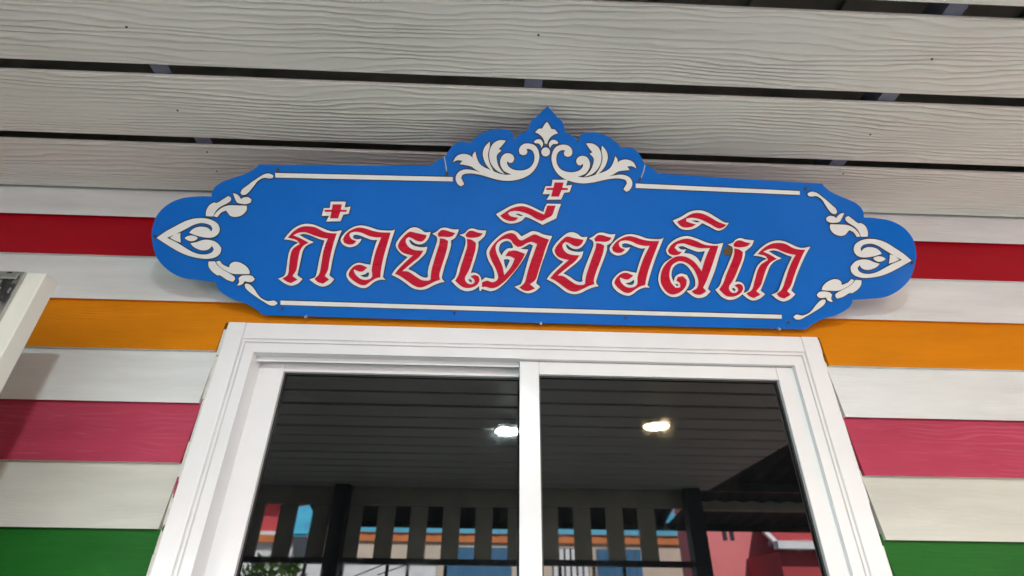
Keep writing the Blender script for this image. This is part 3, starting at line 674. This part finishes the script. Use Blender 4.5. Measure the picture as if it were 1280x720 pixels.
def post(x, label, w_=.11):
    t = empty('porch_post', (x, YS+.10, 0)); tag(t, label, 'post')
    MB().box(-w_/2, w_/2, -w_/2, w_/2, .004, ZC-.004).build('shaft', M['post'], t, .003)
    MB().box(-w_/2-.03, w_/2+.03, -w_/2-.03, w_/2+.03, .004, .016).build('base_plate', M['post'], t)
post(mirrored(420, 660, YS+.1).x, 'dark steel porch post standing against the slat screen', .125)
post(mirrored(868, 660, YS+.1).x, 'dark steel corner post at the open side of the porch', .13)
# railing frame below the screen
rail = empty('porch_railing', (0, YS-.02, 0)); tag(rail, 'dark metal bar frame below the slat screen', 'railing')
for px in (377, 425, 482, 508, 556, 700, 742, 780):
    x = mirrored(px, 712, YS).x; MB().box(x-.012, x+.012, -.012, .012, .0, zb2-.05).build('bar', M['post'], rail)
MB().box(-3.4, 1.70, -.02, .02, .9, .95).build('handrail', M['post'], rail)
for pa, pb in (((440, 720), (482, 703)), ((470, 718), (510, 704))):
    a, b = mirrored(*pa, YS), mirrored(*pb, YS)
    MB().bar((a.x, 0, a.z), (b.x, 0, b.z), .008, .008).build('brace', M['post'], rail)

pp = empty('added_parapet', (1.98, -1.9, -.18)); tag(pp, 'unseen low grey parapet added to block daylight at the open side of the porch', 'wall')  # out-of-view parapet, added to stop daylight bouncing in from the right
MB().box(-.05, .05, -1.75, 1.88, 0, 1.25).build('wall', M['slat'], pp, .004)
MB().box(-.07, .07, -1.76, 1.885, 1.251, 1.29).build('coping', M['slat'], pp, .004)
# awning beyond the ceiling: dark corrugated sheet on purlins
aw = empty('awning_roof', (0, -5.3, 2.3)); tag(aw, 'dark corrugated awning roof beyond the porch posts', 'roof')
ze = mirrored(700, 659, -5.3).z
ax0 = mirrored(395, 650, -5.3).x
def sheet(x0, x1, ya, yb_, za, zb_, step=.09):
    mb = MB(); n = int((x1-x0)/step)
    for i in range(n):
        xa, xb = x0+(x1-x0)*i/n, x0+(x1-x0)*(i+1)/n; o1, o2 = (.018 if i % 2 else 0), (0 if i % 2 else .018)
        mb.face([(xa, ya, za+o1), (xb, ya, za+o2), (xb, yb_, zb_+o2), (xa, yb_, zb_+o1)])
    return mb
def rel(mb): mb.v = [(v[0], v[1]+5.3, v[2]-2.3) for v in mb.v]; return mb
rel(sheet(ax0, 1.94, -3.86, -5.3, 2.86, ze+.03)).build('roof_sheet', M['roofin'], aw)
rel(sheet(1.96, 6.0, .4, -5.3, 3.15, ze+.03)).build('roof_sheet', M['roofin'], aw)
rel(MB().box(ax0, 6.0, -5.33, -5.29, ze-.02, ze+.06)).build('eave_trim', M['roofin'], aw)
zz_ = lambda y: 3.15+(ze+.03-3.15)*(.4-y)/5.7
for y in (-1.2, -2.6, -3.9): rel(MB().box(1.96, 6.0, y-.025, y+.025, zz_(y)-.075, zz_(y)-.01)).build('purlin', M['post'], aw)
yg = -4.5; rel(MB().box(2.05, 5.8, yg-.05, yg+.05, mirrored(960, 640, yg).z, mirrored(960, 624, yg).z)).build('gutter', M['slat'], aw)
for x in (5.7,): rel(MB().box(x-.05, x+.05, -5.2, -5.1, -.18, ze+.05)).build('awning_post', M['post'], aw)
rel(MB().box(5.7, 5.8, -.1, 0, -.18, 3.1)).build('awning_post', M['post'], aw)

# ================================================================== NEIGHBOURS ACROSS THE STREET (mirrored)
M['pinkwall'] = plain('pink_render', (.86, .24, .25), .8, 0, .08, 1.2, .1)
M['redwall'] = plain('red_render', (.45, .05, .06), .8, 0, .1, 1.2)
M['whitetrim'] = plain('white_trim', (.78, .79, .8), .5)
M['bluesheet'] = plain('sky_blue_roof_sheet', (.08, .42, .62), .45, 0, .15, 1.5)
M['fascia'] = plain('orange_fascia', (.62, .20, .06), .6, 0, .12, 2)
M['beige'] = plain('beige_render', (.62, .52, .42), .8, 0, .1, 1.5)
M['blueshut'] = plain('blue_shutter', (.05, .16, .30), .5, 0, .15, 2)
M['dkglass'] = plain('dark_house_window', (.03, .035, .045), .1)
def P3(px, py, Y): return mirrored(px, py, Y)
# row house with sky-blue roof and orange fascia
YB = -14.0
zf1, zf0, ztop = P3(600, 667, YB).z, P3(600, 678, YB).z, P3(600, 659, YB).z
hx0, hx1 = P3(395, 670, YB).x, P3(868, 670, YB).x
bh = empty('row_house', ((hx0+hx1)/2, YB, -.18)); tag(bh, 'low beige house with sky blue roof edge and orange fascia across the street', 'house')
def hb(name, m, x0, x1, y0, y1, z0, z1, par, bv=0):
    l = par.location; return MB().box(x0-l.x, x1-l.x, y0-l.y, y1-l.y, z0-l.z, z1-l.z).build(name, m, par, bv)
hb('wall', M['beige'], hx0, hx1, YB-5, YB, -.18, zf0, bh)
hb('fascia', M['fascia'], hx0-.2, hx1+.2, YB-.02, YB+.06, zf0, zf1, bh)
rs = MB(); nn_ = 90
for i in range(nn_):
    xa = hx0-.3+(hx1-hx0+.6)*i/nn_; xb = hx0-.3+(hx1-hx0+.6)*(i+1)/nn_
    zo = .09*abs(math.sin(i*.9)); l = bh.location
    rs.face([(xa-l.x, .12, zf1+.005+zo*.2-l.z), (xb-l.x, .12, zf1+.005+zo*.2-l.z), (xb-l.x, .10, zf1+.16+zo*.5-l.z), (xa-l.x, .10, zf1+.16+zo*.5-l.z)])
    rs.face([(xa-l.x, .10, zf1+.16+zo*.5-l.z), (xb-l.x, .10, zf1+.16+zo*.5-l.z), (xb-l.x, -5.2, zf1+1.7-l.z), (xa-l.x, -5.2, zf1+1.7-l.z)])
rs.build('roof', M['bluesheet'], bh)
for pa, pb, m_ in ((556, 640, 'blueshut'), (690, 735, 'dkglass'), (745, 800, 'blueshut'), (425, 440, 'dkglass')):
    xa, xb = P3(pa, 690, YB).x, P3(pb, 690, YB).x
    o = hb('shutter' if m_ == 'blueshut' else 'window', M[m_], xa, xb, YB-.02, YB+.03, .7, P3(600, 684, YB).z, bh)
    n = 6
    for k in range(n):
        xx = xa+(xb-xa)*(k+.5)/n
        q = hb('slat', M['blueshut'] if m_ == 'blueshut' else M['whitetrim'], xx-.05, xx+.05, YB+.031, YB+.045, .75, P3(600, 685, YB).z, bh)
# red house with blue tarp further left
YR = -17.0
rx0, rx1 = P3(318, 650, YR).x, P3(392, 650, YR).x
rh = empty('red_house', ((rx0+rx1)/2, YR, -.18)); tag(rh, 'red walled house with a sky blue lean-to roof down the street', 'house')
hb('wall', M['redwall'], rx0-3, rx1, YR-4, YR, -.18, P3(350, 628, YR).z, rh)
hb('lower_wall', M['whitetrim'], rx0-3, rx1, YR+.001, YR+1.5, -.18, P3(350, 672, YR).z, rh)
l = rh.location; lt = MB()
a, b, c_, d_ = P3(345, 667, YR+1.7), P3(392, 667, YR+1.7), P3(392, 630, YR+.3), P3(372, 633, YR+.3)
lt.face([(p.x-l.x, p.y-l.y, p.z-l.z) for p in (a, b, c_, d_)])
lt.face([(p.x-l.x, p.y-l.y, p.z-l.z-.06) for p in (a, b, c_, d_)])
lt.build('lean_to_roof', M['bluesheet'], rh)
hb('fascia', M['fascia'], rx0-3, rx1, YR+1.6, YR+1.66, P3(350, 677, YR+1.7).z, P3(350, 668, YR+1.7).z, rh)
ro = MB(); zt_ = P3(350, 628, YR).z
for s_ in (0, 1):
    ro.face([(rx0-3.3-l.x, .3, zt_-l.z-.02), (rx1+.3-l.x, .3, zt_-l.z-.02), (rx1+.3-l.x, -2, zt_+1.2-l.z), (rx0-3.3-l.x, -2, zt_+1.2-l.z)] if s_ == 0 else
            [(rx0-3.3-l.x, -4.3, zt_-l.z-.02), (rx1+.3-l.x, -4.3, zt_-l.z-.02), (rx1+.3-l.x, -2, zt_+1.2-l.z), (rx0-3.3-l.x, -2, zt_+1.2-l.z)])
ro.build('roof', M['fascia'], rh)
# pink house on the right
YP = -9.0
p0 = P3(884, 690, YP).x
ph_ = empty('pink_house', (p0+3, YP, -.18)); tag(ph_, 'salmon pink house with white eave trim beside the porch', 'house')
hb('wall', M['pinkwall'], p0, p0+6.5, YP-1.5, YP, -.18, 4.6, ph_)
hb('roof', M['fascia'], p0-.3, p0+6.8, YP-1.8, YP+.4, 4.6, 4.75, ph_)
for pxx in (902, 911):
    xa, xb = P3(pxx, 668, YP).x, P3(pxx+5, 668, YP).x
    hb('vent', M['dkglass'], xa, xb, YP-.01, YP+.012, P3(905, 675, YP).z, P3(905, 660, YP).z, ph_)
# lower wing with white verge and gutter
xw = P3(972, 690, YP+1.2).x
wing = hb('wing_wall', M['redwall'], xw, p0+6.5, YP+.001, YP+1.2, -.18, P3(1000, 690, YP+1.2).z, ph_)
a, b = P3(948, 655, YP+.05), P3(974, 680, YP+1.3)
l = ph_.location; vb = MB(); vb.bar((a.x-l.x, a.y-l.y, a.z-l.z), (b.x-l.x, b.y-l.y, b.z-l.z), .16, .05); vb.build('verge_board', M['whitetrim'], ph_)
ga, gb = P3(974, 679, YP+1.35), P3(1040, 687, YP+1.35)
hb('gutter', M['whitetrim'], ga.x-.05, p0+6.5, YP+1.22, YP+1.38, gb.z, ga.z+.03, ph_)
rw = MB(); rw.face([(a.x-l.x, .05, a.z-l.z+.02), (b.x-l.x, 1.3, ga.z-l.z+.04), (6.5+p0-l.x, 1.3, ga.z-l.z+.04), (6.5+p0-l.x, .05, a.z-l.z+.02)]); rw.build('wing_roof', M['redwall'], ph_)
lpd = P3(963, 680, YP+.02); MB().prism((lpd.x-l.x, .0, lpd.z-l.z), (lpd.x-l.x, .09, lpd.z-l.z), .055, 12, r2=.04).build('wall_light', M['whitetrim'], ph_)
# wall across the left of the porch opening: pale garden wall and shrub
M['leaf'] = plain('leaf_green', (.13, .24, .03), .55, 0, .35, 9)
M['trunk'] = plain('trunk_bark', (.10, .07, .05), .9)
def shrub(loc, h, rad, label):
    t = empty('leafy_shrub', loc); tag(t, label, 'shrub')
    tk = MB()
    for k in range(7):
        q = random.uniform(0, 6.28); tip = (math.cos(q)*rad*.6, math.sin(q)*rad*.6, h*random.uniform(.7, .95))
        tk.prism((0, 0, 0), tip, .035, 6, r2=.008)
    tk.build('trunk', M['trunk'], t)
    lf = MB()
    for k in range(1600):
        q = random.uniform(0, 6.28); rr = rad*math.sqrt(random.random()); zz = h*(.35+.68*random.random())
        sh2 = 1-abs((zz/h-.7)/.45)**2
        c = Vector((math.cos(q)*rr*max(.3, sh2), math.sin(q)*rr*max(.3, sh2), zz))
        d = Vector((random.gauss(0, 1), random.gauss(0, 1), random.gauss(0, .6))).normalized(); e = d.orthogonal().normalized()
        s_ = random.uniform(.05, .10)
        lf.face([c-d*s_, c+e*s_*.4, c+d*s_, c-e*s_*.4])
    o = lf.build('crown', M['leaf'], t)
ps = P3(343, 704, -8.8)
shrub((ps.x, -8.8, -.18), ps.z+.18, .75, 'leafy green shrub growing in front of the red house')
pw = empty('garden_wall', (P3(480, 710, -10).x, -10.2, -.18)); tag(pw, 'pale rendered garden wall opposite the porch', 'wall')
hb('wall', M['whitetrim'], P3(372, 710, -10.2).x, P3(545, 710, -10.2).x, -10.35, -10.2, -.18, P3(450, 703, -10.2).z, pw)
hb('coping', M['beige'], P3(370, 710, -10.2).x, P3(547, 710, -10.2).x, -10.38, -10.17, P3(450, 703, -10.2).z, P3(450, 701.5, -10.2).z, pw)
